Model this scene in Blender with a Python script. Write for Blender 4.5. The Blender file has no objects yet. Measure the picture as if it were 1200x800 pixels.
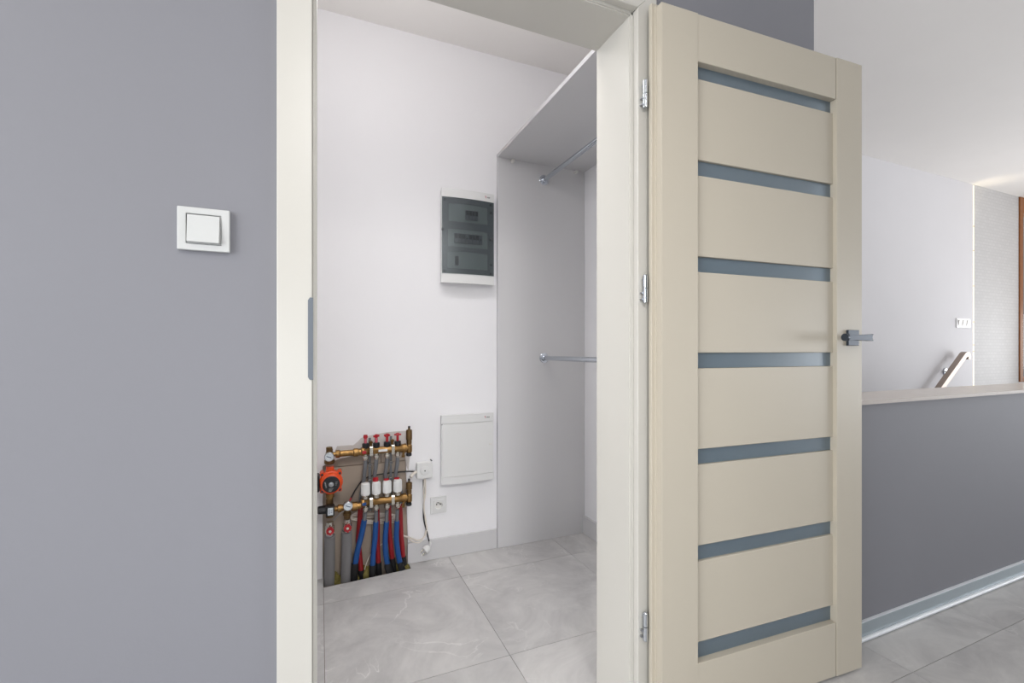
import bpy, bmesh, math, random
from math import sin, cos, tan, atan, radians as R, pi
from mathutils import Vector, Matrix
from mathutils.geometry import tessellate_polygon

random.seed(7)
S = bpy.context.scene
COL = S.collection

# ------------------------------------------------------------------ camera
YAW = R(22.9); FOC = 533.0; EYE = 1.08
cam_d = bpy.data.cameras.new('camera'); cam = bpy.data.objects.new('camera', cam_d); COL.objects.link(cam)
cam.location = (0, 0, EYE); cam.rotation_euler = (pi/2, 0, -YAW)
cam_d.sensor_width = 36; cam_d.lens = 36*FOC/1200; cam_d.shift_y = 10/1200; cam_d.clip_start = .02
S.camera = cam

# ------------------------------------------------------------------ world, lights, exposure
S.view_settings.view_transform = 'Standard'; S.view_settings.look = 'None'
S.view_settings.gamma = 1; S.view_settings.use_curve_mapping = False
S.view_settings.exposure = 0.0
w = bpy.data.worlds.new('world'); S.world = w; w.use_nodes = True
w.node_tree.nodes['Background'].inputs[0].default_value = (.93, .96, 1, 1)
w.node_tree.nodes['Background'].inputs[1].default_value = 0.26

def area(name, loc, target, sx, sy, power, col=(1, 1, 1)):
    l = bpy.data.lights.new(name, 'AREA'); l.shape = 'RECTANGLE'; l.size = sx; l.size_y = sy
    l.energy = power; l.color = col
    o = bpy.data.objects.new(name, l); COL.objects.link(o); o.location = loc
    o.rotation_euler = (Vector(target)-Vector(loc)).to_track_quat('-Z', 'Y').to_euler()
    return o
# daylight from the big windows left of the viewer
area('daylight_left', (-2.9, -.6, 1.4), (.5, .9, 1.1), 2.2, 1.7, 112, (.93, .965, 1))
db_ = area('doorway_fill_low', (-.2, -2.0, .9), (.55, 2.3, .3), 1.2, .8, 2.3, (.92, .96, 1)); db_.data.spread = R(50)  # added low fill through the doorway onto the closet's lower wall
# warm ceiling lamp of the hall
area('hall_lamp', (-1.75, .1, 2.62), (-1.2, .4, 0), .25, .25, 13, (1, .88, .72))
hs_ = area('doorway_fill_high', (.3, -.9, 2.6), (.55, 2.3, .35), .5, .5, 4, (1, .97, .94)); hs_.data.spread = R(60)  # added narrow fill from above, aimed at the foot of the closet
# daylight from the right and above the stairs, with added fills
dr_ = area('daylight_right', (8.3, -2.0, 1.1), (4.2, -.9, 2.9), 3.4, 1.8, 103, (.93, .96, 1)); dr_.data.spread = R(110)  # unseen source, tilted up to brighten the hall ceiling
ds_ = area('stair_uplight', (7.9, 1.35, 1.0), (4.6, .7, 2.9), 1.6, 1.2, 13, (1, .97, .94)); ds_.data.spread = R(120)  # added uplight for the ceiling, set clear of the door face
area('stair_wall_fill', (6.6, 1.5, .9), (4.2, 2.1, .9), .8, 1.0, 8, (.90, .95, 1))  # added fill that lifts the lower part of the stairwell wall
area('daylight_stair_upper', (7.7, 1.0, 1.7), (4.2, 2.0, 1.1), 1.2, 1.5, 6, (1, .95, .93))
# daylight outside the wooden window
area('window_daylight', (9.4, 3.2, 1.7), (9.4, 2.3, 1.7), 5.0, 3.2, 42, (1, .98, .97))
# closet: bare bulb, and an added soft fill below the ceiling
pl = bpy.data.lights.new('closet_bulb', 'POINT'); pl.energy = 3.8; pl.color = (1, .985, .97); pl.shadow_soft_size = .08
po = bpy.data.objects.new('closet_bulb', pl); COL.objects.link(po); po.location = (.19, 1.62, 2.28)
cl_ = area('closet_fill', (.55, 1.42, 2.68), (.55, 1.42, 0), 1.0, .35, 6, (1, .985, .97)); cl_.data.spread = R(110)

# ------------------------------------------------------------------ helpers
def at(px, py, Y):
    th = YAW + atan((px-600)/FOC)
    X = Y*tan(th); Z = X*sin(YAW)+Y*cos(YAW)
    return Vector((X, Y, EYE+(410-py)/FOC*Z))

def srgb(r, g, b):
    f = lambda c: (c/255/12.92) if c/255 <= .04045 else ((c/255+.055)/1.055)**2.4
    return (f(r), f(g), f(b), 1)

def mat(name, col, rough=.5, metal=0, bump=0, scale=200, var=0, vscale=3, spec=.5, coat=0, emit=None, es=1):
    m = bpy.data.materials.new(name); m.use_nodes = True
    nt = m.node_tree; p = nt.nodes['Principled BSDF']
    p.inputs['Base Color'].default_value = col
    p.inputs['Roughness'].default_value = rough; p.inputs['Metallic'].default_value = metal
    p.inputs['Specular IOR Level'].default_value = spec
    p.inputs['Coat Weight'].default_value = coat
    if emit: p.inputs['Emission Color'].default_value = emit; p.inputs['Emission Strength'].default_value = es
    geo = nt.nodes.new('ShaderNodeNewGeometry')
    n = nt.nodes.new('ShaderNodeTexNoise'); n.inputs['Scale'].default_value = vscale; n.inputs['Detail'].default_value = 4
    nt.links.new(geo.outputs['Position'], n.inputs['Vector'])
    mx = nt.nodes.new('ShaderNodeMix'); mx.data_type = 'RGBA'; mx.blend_type = 'MIX'
    v = var or .02
    mx.inputs[6].default_value = tuple(c*(1-v) for c in col[:3])+(1,)
    mx.inputs[7].default_value = tuple(min(1, c*(1+v)) for c in col[:3])+(1,)
    nt.links.new(n.outputs['Fac'], mx.inputs[0]); nt.links.new(mx.outputs[2], p.inputs['Base Color'])
    if bump:
        b = nt.nodes.new('ShaderNodeBump'); b.inputs['Strength'].default_value = bump; b.inputs['Distance'].default_value = .001
        n2 = nt.nodes.new('ShaderNodeTexNoise'); n2.inputs['Scale'].default_value = scale; n2.inputs['Detail'].default_value = 3
        nt.links.new(geo.outputs['Position'], n2.inputs['Vector'])
        nt.links.new(n2.outputs['Fac'], b.inputs['Height']); nt.links.new(b.outputs['Normal'], p.inputs['Normal'])
    return m

M = {}
M['grey_wall'] = mat('grey_paint', srgb(131, 131, 137), .62, bump=.12, scale=260, spec=.3)
M['white_wall'] = mat('white_paint', srgb(240, 239, 241), .75, bump=.1, scale=260, spec=.2)
M['ceiling'] = mat('ceiling_paint', srgb(240, 237, 234), .8, spec=.2)
M['cream'] = mat('cream_lacquer', srgb(198, 195, 188), .34, spec=.5)
M['cream_leaf'] = mat('cream_door_laminate', srgb(188, 180, 165), .42, bump=.05, scale=500, spec=.4)
M['grey_board'] = mat('grey_laminate', srgb(209, 208, 209), .5, spec=.35)
M['edge_band'] = mat('pale_edge_band', srgb(192, 191, 193), .5)
M['plastic'] = mat('white_plastic', srgb(224, 224, 223), .35)
M['switch_white'] = mat('switch_plastic', srgb(196, 197, 196), .45, spec=.4)
M['bright_plastic'] = mat('bright_plastic', srgb(246, 245, 244), .35)
M['stair_wall'] = mat('stair_wall_paint', srgb(224, 222, 224), .75, spec=.2)
M['plate_steel'] = mat('strike_steel', srgb(112, 118, 126), .5, .5)
M['plastic_warm'] = mat('offwhite_plastic', srgb(228, 226, 222), .35)
M['chrome'] = mat('chrome', srgb(200, 205, 212), .16, 1)
M['steel'] = mat('brushed_steel', srgb(178, 180, 184), .32, 1)
M['nickel'] = mat('nickel', srgb(205, 200, 190), .25, 1)
M['dark_metal'] = mat('dark_handle_metal', srgb(52, 60, 70), .38, .45)
M['brass'] = mat('brass', srgb(142, 110, 68), .36, 1, var=.15, vscale=40)
M['brass_dark'] = mat('dull_brass', srgb(112, 88, 58), .42, .9, var=.2, vscale=50)
M['black'] = mat('black_plastic', srgb(26, 27, 31), .45)
M['dark_rubber'] = mat('black_rubber', srgb(24, 24, 26), .7)
M['orange'] = mat('orange_enamel', srgb(226, 78, 26), .38)
M['red'] = mat('red_plastic', srgb(172, 20, 34), .4)
M['red_pipe'] = mat('red_sleeve', srgb(150, 24, 32), .5)
M['blue_pipe'] = mat('blue_sleeve', srgb(14, 72, 136), .45)
M['grey_pipe'] = mat('grey_pipe', srgb(108, 110, 114), .5)
M['foam'] = mat('grey_insulation', srgb(128, 126, 127), .8, var=.06, vscale=20, bump=.4, scale=120)
M['yellow_foam'] = mat('mounting_foam', srgb(122, 112, 58), .9, var=.35, vscale=30)
M['raw'] = mat('raw_plaster', srgb(172, 158, 144), .9, var=.14, vscale=7, bump=.4, scale=60)
M['dark_soil'] = mat('dark_screed', srgb(70, 60, 52), .95, var=.3, vscale=25)
M['cable_white'] = mat('white_cable', srgb(226, 218, 208), .5)
M['cable_black'] = mat('black_cable', srgb(30, 28, 30), .5)
M['grout'] = mat('grout', srgb(120, 110, 104), .9)
M['alu'] = mat('aluminium_skirting', srgb(158, 168, 174), .42, .4)
M['white_gloss'] = mat('white_gloss', srgb(235, 238, 242), .3)
M['ledge'] = mat('pale_wood_ledge', srgb(212, 200, 188), .32, var=.06, vscale=14, coat=.2)
M['ledge_edge'] = mat('ledge_edge', srgb(168, 156, 146), .5, var=.1, vscale=30)
M['handrail'] = mat('satin_handrail', srgb(158, 144, 134), .4, .6)
M['wood'] = mat('oiled_window_wood', srgb(150, 92, 44), .45, var=.3, vscale=25)
M['led'] = mat('led_diffuser', srgb(255, 244, 214), .5, emit=(1, .85, .55, 1), es=1.25)
M['led_gap'] = mat('led_joint', srgb(214, 196, 150), .5)
M['logo_red'] = mat('red_print', srgb(186, 84, 98), .5)
M['logo_grey'] = mat('grey_print', srgb(130, 128, 128), .5)
M['dial'] = mat('dial_face', srgb(218, 226, 232), .3)
M['dial_blue'] = mat('dial_print', srgb(60, 82, 110), .4)
M['breaker'] = mat('breaker_grey', srgb(150, 152, 152), .5)
M['inner_plate'] = mat('inner_plate', srgb(170, 172, 170), .6)
M['module'] = mat('module_cover', srgb(232, 234, 228), .6)
M['patch'] = mat('filler_patch', srgb(206, 200, 196), .85, var=.05, vscale=12, bump=.3, scale=80)
M['screw'] = mat('screw_dark', srgb(60, 62, 64), .5)

def tile_material():
    m = bpy.data.materials.new('stone_tile'); m.use_nodes = True; nt = m.node_tree; N = nt.nodes; L = nt.links
    p = N['Principled BSDF']; p.inputs['Roughness'].default_value = .42; p.inputs['Specular IOR Level'].default_value = .45
    g = N.new('ShaderNodeNewGeometry'); oi = N.new('ShaderNodeObjectInfo')
    sc = N.new('ShaderNodeVectorMath'); sc.operation = 'SCALE'; sc.inputs[3].default_value = 17
    cb = N.new('ShaderNodeCombineXYZ'); L.new(oi.outputs['Random'], cb.inputs[0]); L.new(oi.outputs['Random'], cb.inputs[1])
    L.new(cb.outputs[0], sc.inputs[0])
    ad = N.new('ShaderNodeVectorMath'); ad.operation = 'ADD'; L.new(g.outputs['Position'], ad.inputs[0]); L.new(sc.outputs[0], ad.inputs[1])
    a = N.new('ShaderNodeTexNoise'); a.inputs['Scale'].default_value = 3.2; a.inputs['Detail'].default_value = 9; a.inputs['Roughness'].default_value = .68; a.inputs['Distortion'].default_value = .9
    L.new(ad.outputs[0], a.inputs['Vector'])
    r = N.new('ShaderNodeValToRGB'); L.new(a.outputs['Fac'], r.inputs[0])
    e = r.color_ramp.elements; e[0].position = .3; e[0].color = srgb(173, 171, 171); e[1].position = .7; e[1].color = srgb(211, 209, 207)
    x = e.new(.5); x.color = srgb(193, 191, 190)
    v = N.new('ShaderNodeTexNoise'); v.inputs['Scale'].default_value = 5.5; v.inputs['Detail'].default_value = 8; v.inputs['Distortion'].default_value = .8
    L.new(ad.outputs[0], v.inputs['Vector'])
    r2 = N.new('ShaderNodeValToRGB'); L.new(v.outputs['Fac'], r2.inputs[0])
    q = r2.color_ramp.elements; q[0].position = .485; q[0].color = (0, 0, 0, 1); q[1].position = .515; q[1].color = (0, 0, 0, 1)
    y = q.new(.5); y.color = (.6, .6, .6, 1)
    mx = N.new('ShaderNodeMix'); mx.data_type = 'RGBA'; mk = N.new('ShaderNodeTexNoise'); mk.inputs['Scale'].default_value = 4; L.new(ad.outputs[0], mk.inputs['Vector'])
    mr = N.new('ShaderNodeMapRange'); mr.inputs[1].default_value = .5; mr.inputs[2].default_value = .68; L.new(mk.outputs['Fac'], mr.inputs[0])
    mm = N.new('ShaderNodeMath'); mm.operation = 'MULTIPLY'; L.new(r2.outputs[0], mm.inputs[0]); L.new(mr.outputs[0], mm.inputs[1])
    L.new(mm.outputs[0], mx.inputs[0]); L.new(r.outputs[0], mx.inputs[6]); mx.inputs[7].default_value = srgb(232, 230, 228)
    L.new(mx.outputs[2], p.inputs['Base Color'])
    b = N.new('ShaderNodeBump'); b.inputs['Strength'].default_value = .12; b.inputs['Distance'].default_value = .002
    L.new(a.outputs['Fac'], b.inputs['Height']); L.new(b.outputs['Normal'], p.inputs['Normal'])
    return m
M['tile'] = tile_material()

def smoked():
    m = bpy.data.materials.new('smoked_window'); m.use_nodes = True; nt = m.node_tree; N = nt.nodes; L = nt.links
    N.remove(N['Principled BSDF'])
    t = N.new('ShaderNodeBsdfTransparent'); t.inputs[0].default_value = (.56, .59, .60, 1)
    g = N.new('ShaderNodeBsdfGlossy'); g.inputs['Roughness'].default_value = .35; g.inputs[0].default_value = (.9, .95, 1, 1)
    mx = N.new('ShaderNodeMixShader'); mx.inputs[0].default_value = .06
    L.new(t.outputs[0], mx.inputs[1]); L.new(g.outputs[0], mx.inputs[2]); L.new(mx.outputs[0], N['Material Output'].inputs[0])
    return m
M['smoked'] = smoked()

def frosted():
    m = bpy.data.materials.new('frosted_glass'); m.use_nodes = True; nt = m.node_tree; N = nt.nodes; L = nt.links
    p = N['Principled BSDF']; p.inputs['Base Color'].default_value = srgb(150, 170, 184); p.inputs['Roughness'].default_value = .3
    p.inputs['Coat Weight'].default_value = .6; p.inputs['Coat Roughness'].default_value = .22; p.inputs['Transmission Weight'].default_value = .7; p.inputs['IOR'].default_value = 1.45
    geo = N.new('ShaderNodeNewGeometry'); n = N.new('ShaderNodeTexNoise'); n.inputs['Scale'].default_value = 400
    L.new(geo.outputs['Position'], n.inputs['Vector'])
    b = N.new('ShaderNodeBump'); b.inputs['Strength'].default_value = .1; b.inputs['Distance'].default_value = .0005
    L.new(n.outputs['Fac'], b.inputs['Height']); L.new(b.outputs['Normal'], p.inputs['Normal'])
    return m
M['frosted'] = frosted()

def clear():
    m = bpy.data.materials.new('clear_glass'); m.use_nodes = True; nt = m.node_tree; N = nt.nodes; L = nt.links
    N.remove(N['Principled BSDF'])
    t = N.new('ShaderNodeBsdfTransparent'); t.inputs[0].default_value = (.95, .97, .97, 1)
    g = N.new('ShaderNodeBsdfGlossy'); g.inputs['Roughness'].default_value = .02
    mx = N.new('ShaderNodeMixShader'); mx.inputs[0].default_value = .06
    L.new(t.outputs[0], mx.inputs[1]); L.new(g.outputs[0], mx.inputs[2]); L.new(mx.outputs[0], N['Material Output'].inputs[0])
    return m
M['clear'] = clear()

def brick_paper():
    m = mat('textured_wallpaper', srgb(226, 224, 222), .7); nt = m.node_tree; N = nt.nodes; L = nt.links; p = N['Principled BSDF']
    g = N.new('ShaderNodeNewGeometry'); sp = N.new('ShaderNodeSeparateXYZ'); cb = N.new('ShaderNodeCombineXYZ')
    L.new(g.outputs['Position'], sp.inputs[0]); L.new(sp.outputs[0], cb.inputs[0]); L.new(sp.outputs[2], cb.inputs[1])
    br = N.new('ShaderNodeTexBrick'); br.inputs['Scale'].default_value = 8; br.inputs['Mortar Size'].default_value = .03
    br.inputs['Color1'].default_value = srgb(204, 202, 201); br.inputs['Color2'].default_value = srgb(199, 197, 196); br.inputs['Mortar'].default_value = srgb(195, 193, 192)
    L.new(cb.outputs[0], br.inputs['Vector']); L.new(br.outputs['Color'], p.inputs['Base Color'])
    b = N.new('ShaderNodeBump'); b.inputs['Strength'].default_value = .12; b.inputs['Distance'].default_value = .001
    L.new(br.outputs['Fac'], b.inputs['Height']); b.invert = True; L.new(b.outputs['Normal'], p.inputs['Normal'])
    return m
M['paper'] = brick_paper()

OFF = {}                                                # world location of the thing each part belongs to
def bm_new(): return bmesh.new()
def box(bm, x0, x1, y0, y1, z0, z1, bev=0, seg=2):
    r = bmesh.ops.create_cube(bm, size=1)
    vs = r['verts']
    for v in vs:
        v.co = Vector(((x0+x1)/2+v.co.x*(x1-x0), (y0+y1)/2+v.co.y*(y1-y0), (z0+z1)/2+v.co.z*(z1-z0)))
    if bev:
        es = list({e for v in vs for e in v.link_edges})
        bmesh.ops.bevel(bm, geom=es, offset=bev, segments=seg, affect='EDGES', profile=.5)
def cyl(bm, a, b, r, r2=None, n=20, cap=True):
    a = Vector(a); b = Vector(b); d = b-a
    q = d.to_track_quat('Z', 'Y').to_matrix().to_4x4(); q.translation = (a+b)/2
    bmesh.ops.create_cone(bm, cap_ends=cap, segments=n, radius1=r, radius2=r if r2 is None else r2, depth=d.length, matrix=q)
def lathe(bm, o, axis, prof, n=24):
    """prof: list of (distance along the axis, radius)"""
    o = Vector(o); q = Vector(axis).to_track_quat('Z', 'Y').to_matrix()
    rings = []
    for h, r in prof:
        rings.append([bm.verts.new(o+q@Vector((max(r, .0002)*cos(2*pi*i/n), max(r, .0002)*sin(2*pi*i/n), h))) for i in range(n)])
    for A, B in zip(rings, rings[1:]):
        for i in range(n): bm.faces.new((A[i], A[(i+1) % n], B[(i+1) % n], B[i]))
    bm.faces.new(rings[0][::-1]); bm.faces.new(rings[-1])
def smooth_pts(P, k=6):
    P = [Vector(p) for p in P]
    if len(P) < 3: return P
    Q = [P[0]*2-P[1]]+P+[P[-1]*2-P[-2]]; out = []
    for i in range(1, len(Q)-2):
        p0, p1, p2, p3 = Q[i-1:i+3]
        for j in range(k):
            t = j/k
            out.append(.5*((2*p1)+(p2-p0)*t+(2*p0-5*p1+4*p2-p3)*t*t+(3*p1-p0-3*p2+p3)*t**3))
    out.append(P[-1]); return out
def tube(bm, P, r, n=12, k=6):
    P = smooth_pts(P, k); rings = []
    up = Vector((0, 1, 0)); 
    for i, p in enumerate(P):
        d = (P[min(i+1, len(P)-1)]-P[max(i-1, 0)]).normalized()
        s = d.cross(up)
        if s.length < .05: s = d.cross(Vector((1, 0, 0)))
        s.normalize(); u = s.cross(d).normalized()
        rr = r[i*(len(r)-1)//max(1, len(P)-1)] if isinstance(r, (list, tuple)) else r
        rings.append([bm.verts.new(p+s*rr*cos(2*pi*j/n)+u*rr*sin(2*pi*j/n)) for j in range(n)])
    for A, B in zip(rings, rings[1:]):
        for i in range(n): bm.faces.new((A[i], A[(i+1) % n], B[(i+1) % n], B[i]))
    bm.faces.new(rings[0][::-1]); bm.faces.new(rings[-1])
def prism(bm, loops, axis, c0, c1):
    """extrude 2D polygon (with holes) between c0 and c1. axis 'Y': pts are (x,z); 'Z': pts are (x,y)"""
    f = (lambda p, c: Vector((p[0], c, p[1]))) if axis == 'Y' else ((lambda p, c: Vector((p[0], p[1], c))) if axis == 'Z' else (lambda p, c: Vector((c, p[0], p[1]))))
    flat = [p for l in loops for p in l]
    tris = tessellate_polygon([[Vector((p[0], p[1], 0)) for p in l] for l in loops])
    A = [bm.verts.new(f(p, c0)) for p in flat]; B = [bm.verts.new(f(p, c1)) for p in flat]
    for t in tris:
        try: bm.faces.new([A[i] for i in t]); bm.faces.new([B[i] for i in reversed(t)])
        except ValueError: pass
    k = 0
    for l in loops:
        n = len(l)
        for i in range(n):
            a, b = k+i, k+(i+1) % n
            bm.faces.new((A[a], A[b], B[b], B[a]))
        k += n
def bowed(bm, x0, x1, z0, z1, yb, yf, bulge, n=14, inset=0):
    """slab whose front bows out between the sides"""
    pts = [(x0, yb)]+[(x0+(x1-x0)*i/n, yf-bulge*(1-(2*i/n-1)**2)) for i in range(n+1)]+[(x1, yb)]
    prism(bm, [pts], 'Z', z0, z1)

def obj(name, bm, m, parent=None, smooth=False, kind=None, angle=40):
    bmesh.ops.recalc_face_normals(bm, faces=bm.faces)
    off = OFF.get(parent.name, Vector((0, 0, 0))) if parent else Vector((0, 0, 0))
    if off.length: bmesh.ops.translate(bm, verts=bm.verts, vec=-off)
    me = bpy.data.meshes.new(name); bm.to_mesh(me); bm.free()
    if isinstance(m, str): m = M[m]
    me.materials.append(m)
    if smooth:
        me.polygons.foreach_set('use_smooth', [True]*len(me.polygons))
        try: me.set_sharp_from_angle(angle=R(angle))
        except Exception: pass
    o = bpy.data.objects.new(name, me); COL.objects.link(o)
    if parent: o.parent = parent; OFF[o.name] = off
    if kind: o['kind'] = kind
    return o
def tag(o, label, cat=None, group=None, kind=None):
    o['label'] = label
    if cat: o['category'] = cat
    if group: o['group'] = group
    if kind: o['kind'] = kind
    return o
def thing(name, loc, label, cat, group=None, kind=None, rotz=0):
    o = bpy.data.objects.new(name, None); COL.objects.link(o); o.location = loc; o.rotation_euler = (0, 0, rotz)
    o.empty_display_size = .05
    OFF[o.name] = Vector(loc)
    return tag(o, label, cat, group, kind)
def B(name, m, parent, *a, bev=0, **k):
    bm = bm_new(); box(bm, *a, bev=bev); return obj(name, bm, m, parent, **k)
def C_(name, m, parent, a, b, r, r2=None, n=24):
    bm = bm_new(); cyl(bm, a, b, r, r2, n); return obj(name, bm, m, parent, smooth=True)
def T(name, m, parent, P, r, n=12, k=6):
    bm = bm_new(); tube(bm, P, r, n, k); return obj(name, bm, m, parent, smooth=True)

# ------------------------------------------------------------------ room
CEIL = 2.69; WY = 1.06; WB = 1.215; BY = 2.33            # front wall face / back face, back wall
OX0, OX1 = -.006, .817; RX0, RX1 = -.0146, .829          # opening / rebate

# floor: slab with grout tone and separate tiles
PX, PY, T0X, T0Y = .605, .605, .015, 1.487
XN0, XN1, YN = .012, .415, 2.252                          # notch cut out of the floor under the pipes
bm = bm_new()
box(bm, -3.2, 9.2, -3.2, WY, -.12, -.003)
box(bm, -.2, 1.6, WY, 2.252, -.12, -.003); box(bm, -.2, XN0, 2.252, BY+.05, -.12, -.003); box(bm, XN1, 1.6, 2.252, BY+.05, -.12, -.003)
box(bm, 5.66, 9.2, WY, BY+.02, -.12, -.003)
floor = tag(obj('floor', bm, 'grout', kind='structure'), 'grey stone tiled floor running from the hall into the closet', 'floor')
g = .0010
tile_bm = bm_new(); box(tile_bm, g, PX-g, g, PY-g, -.003, 0)
full = obj('tile', tile_bm, 'tile', floor); used = False
def tile_at(x, y):
    global used
    if not used: full.location = (x, y, 0); used = True; return
    c = full.copy(); COL.objects.link(c); c.parent = floor; c.location = (x, y, 0)
def tile_part(x0, x1, y0, y1):
    B('tile', 'tile', floor, x0+g, x1-g, y0+g, y1-g, -.003, 0)
for i in range(-6, 16):
    for j in range(-8, 2):
        x, y = T0X+PX*i, T0Y+PY*j
        xe, ye = x+PX, y+PY
        if ye > 2.09+.02:
            continue
        in_closet = (i in (-1, 0, 1, 2))
        if y < .9 and ye <= WY: tile_at(x, y)
        elif y < WY:                                       # row that runs into the wall
            if i in (0, 1): tile_at(x, y)
            else: tile_part(x, xe, y, WY+.004)
        elif i in (0, 1) and y > WB-.2: tile_at(x, y)
        elif i == -1 and y > WB: tile_part(-.19, xe, y, ye)
        elif i == 2 and y > WB: tile_part(x, 1.45, y, ye)
for i, (a, b) in {0: (T0X, T0X+PX), 1: (T0X+PX, T0X+2*PX), 2: (T0X+2*PX, 1.45), -1: (-.19, T0X)}.items():
    y0, y1 = T0Y+PY, BY+.02
    if i == 0:
        bm = bm_new()
        prism(bm, [[(a+g, y0+g), (b-g, y0+g), (b-g, y1), (XN1, y1), (XN1, 2.266), (XN0+.003, 2.236), (a+g, 2.236)]], 'Z', -.003, 0)
        obj('tile', bm, 'tile', floor)
    else: tile_part(a, b, y0, y1)

# ceiling
bm = bm_new(); box(bm, -3.2, 9.2, -3.2, BY+.1, CEIL, CEIL+.1)
tag(obj('ceiling', bm, 'ceiling', kind='structure'), 'flat white ceiling over hall, closet and stairwell', 'ceiling')

# front wall with the door opening
bm = bm_new()
prism(bm, [[(-3.2, -.002), (-.05, -.002), (-.05, 2.075), (.862, 2.075), (.862, -.002), (1.6, -.002), (1.6, CEIL), (-3.2, CEIL)]], 'Y', WY, WB)
tag(obj('wall_front', bm, 'grey_wall', kind='structure'), 'matt grey wall that holds the closet doorway', 'wall')
# closet lining of the same wall (white inside)
bm = bm_new()
prism(bm, [[(-.2, 0), (-.05, 0), (-.05, 2.075), (.862, 2.075), (.862, 0), (1.444, 0), (1.444, CEIL), (-.2, CEIL)]], 'Y', WB, WB+.008)
tag(obj('wall_closet_front', bm, 'white_wall', kind='structure'), 'white inner side of the doorway wall in the closet', 'wall')
tag(B('wall_closet_left', 'white_wall', None, -.30, -.2, WB, BY, -.002, CEIL, kind='structure'), 'white side wall of the closet hidden behind the left jamb', 'wall')
bm = bm_new(); box(bm, 1.444, 1.6, WB, BY, -1.8, CEIL)
tag(obj('wall_closet_right', bm, 'white_wall', kind='structure'), 'narrow strip of white wall at the right of the closet', 'wall')

# back wall with an irregular hole round the pipes
hole = [at(*p, BY) for p in [(379.3, 546), (388, 541), (399, 537), (412, 534), (428, 531), (446, 527), (462, 526), (474, 527), (476, 545), (477, 600), (477.5, 661)]]
hl = [(p.x, p.z) for p in hole]
hl[0] = (.012, hl[0][1]); hl[-1] = (XN1-.002, 0.0)
outer = [(-.25, -.06), (hl[0][0], -.06)]+hl[:-1]+[(XN1, 0), (XN1, -.06), (1.6, -.06), (1.6, CEIL), (-.25, CEIL)]
bm = bm_new(); prism(bm, [outer], 'Y', BY, BY+.05)
tag(obj('wall_back', bm, 'white_wall', kind='structure'), 'white back wall of the closet broken open round the heating pipes', 'wall')
pt_ = [at(*p, BY) for p in [(395, 522.5), (408, 521.5), (414, 521.5), (419.5, 517), (423, 513), (430, 511), (441, 508.5), (455, 506), (474, 504.5), (483, 506), (482.5, 522), (480, 536), (478.5, 552)]]
ph = [(p.x, p.z) for p in pt_]+[(x, z) for x, z in hl[1:9][::-1]]
bm = bm_new(); prism(bm, [ph], 'Y', BY-.0012, BY-.0001)
obj('filler_patch', bm, 'patch', bpy.data.objects['wall_back'])
rec = tag(B('wall_recess', 'dark_soil', None, -.05, .5, BY+.03, BY+.09, -.1, .75, kind='structure'), 'raw beige plaster recess behind the heating pipes', 'wall')
zs = at(400, 546, BY+.02).z
for (x0, x1, z0, z1, dy) in [(.0, .28, zs+.002, .70, .002), (.282, .46, zs+.002, .70, 0), (.0, .235, .085, zs-.001, 0), (.237, .46, .085, zs-.001, .0025), (.0, .46, -.06, .083, .003)]:
    B('plaster_board', 'raw', rec, x0, x1, BY+.012+dy, BY+.034, z0, z1)
B('screed_bed', 'dark_soil', rec, XN0-.01, XN1+.01, 2.2, BY+.06, -.10, -.045)
bm = bm_new()
for k in range(26):
    x = .03+.37*random.random(); y = 2.3+.05*random.random(); z = -.03+.035*random.random(); r = .012+.014*random.random()
    mt = Matrix.Translation((x, y, z))@Matrix.Diagonal((1.3, 1, .8+.6*random.random(), 1))
    bmesh.ops.create_icosphere(bm, subdivisions=1, radius=r, matrix=mt)
foam_o = obj('mounting_foam', bm, 'yellow_foam', rec, smooth=True, kind='stuff')

# skirting in the closet
def skirting(name, label, *a):
    return tag(B(name, 'grey_board', None, *a, bev=.001, kind='structure'), label, 'skirting board')
skirting('baseboard_back', 'grey skirting board on the closet back wall, right of the pipes', .408, .890, BY-.014, BY, .001, .104)
skirting('baseboard_right', 'short grey skirting board on the closet right wall', 1.430, 1.444, 1.225, 2.311, .001, .104)

# stairwell
bm = bm_new(); prism(bm, [[(1.6, -1.8), (5.852, -1.8), (5.852, CEIL), (1.6, CEIL)]], 'Y', BY, BY+.1)
tag(obj('wall_stair', bm, 'stair_wall', kind='structure'), 'smooth white wall across the stairwell behind the half wall', 'wall')
bm = bm_new(); box(bm, 5.868, 6.765, BY+.002, BY+.1, -1.8, CEIL)
tag(obj('wall_textured', bm, 'paper', kind='structure'), 'white wall with fine woven brick relief right of the light strip', 'wall')
bm = bm_new(); box(bm, 6.765, 8.6, BY, BY+.1, -.12, .745); box(bm, 8.4, 9.2, BY, BY+.1, .745, CEIL); box(bm, 8.6, 9.2, BY, BY+.1, -.12, .745)
tag(obj('wall_window', bm, 'white_wall', kind='structure'), 'white wall below and beside the wooden window', 'wall')
bm = bm_new(); box(bm, 1.6, 5.4, WY, WB+.02, -1.8, .878)
tag(obj('wall_half', bm, 'grey_wall', kind='structure'), 'grey half wall guarding the stairwell right of the open door', 'wall')
led_ = bm_new(); box(led_, 1.602, 5.43, WY-.022, 1.262, .880, .893, bev=.0015)
ld = tag(obj('trim_1', led_, 'ledge', kind='structure'), 'pale wooden ledge board capping the grey half wall', 'ledge')
B('front_edge', 'ledge_edge', ld, 1.602, 5.43, WY-.0235, WY-.0222, .8785, .8925)
bm = bm_new()
prism(bm, [[(WY, .001), (WY-.018, .001), (WY-.018, .010), (WY-.0135, .018), (WY-.0115, .026), (WY-.0115, .066), (WY-.010, .068), (WY, .068)]], 'X', 1.62, 5.4)
bb = tag(obj('baseboard_half', bm, 'alu', kind='structure'), 'pale metal skirting along the foot of the grey half wall', 'skirting board')
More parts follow.
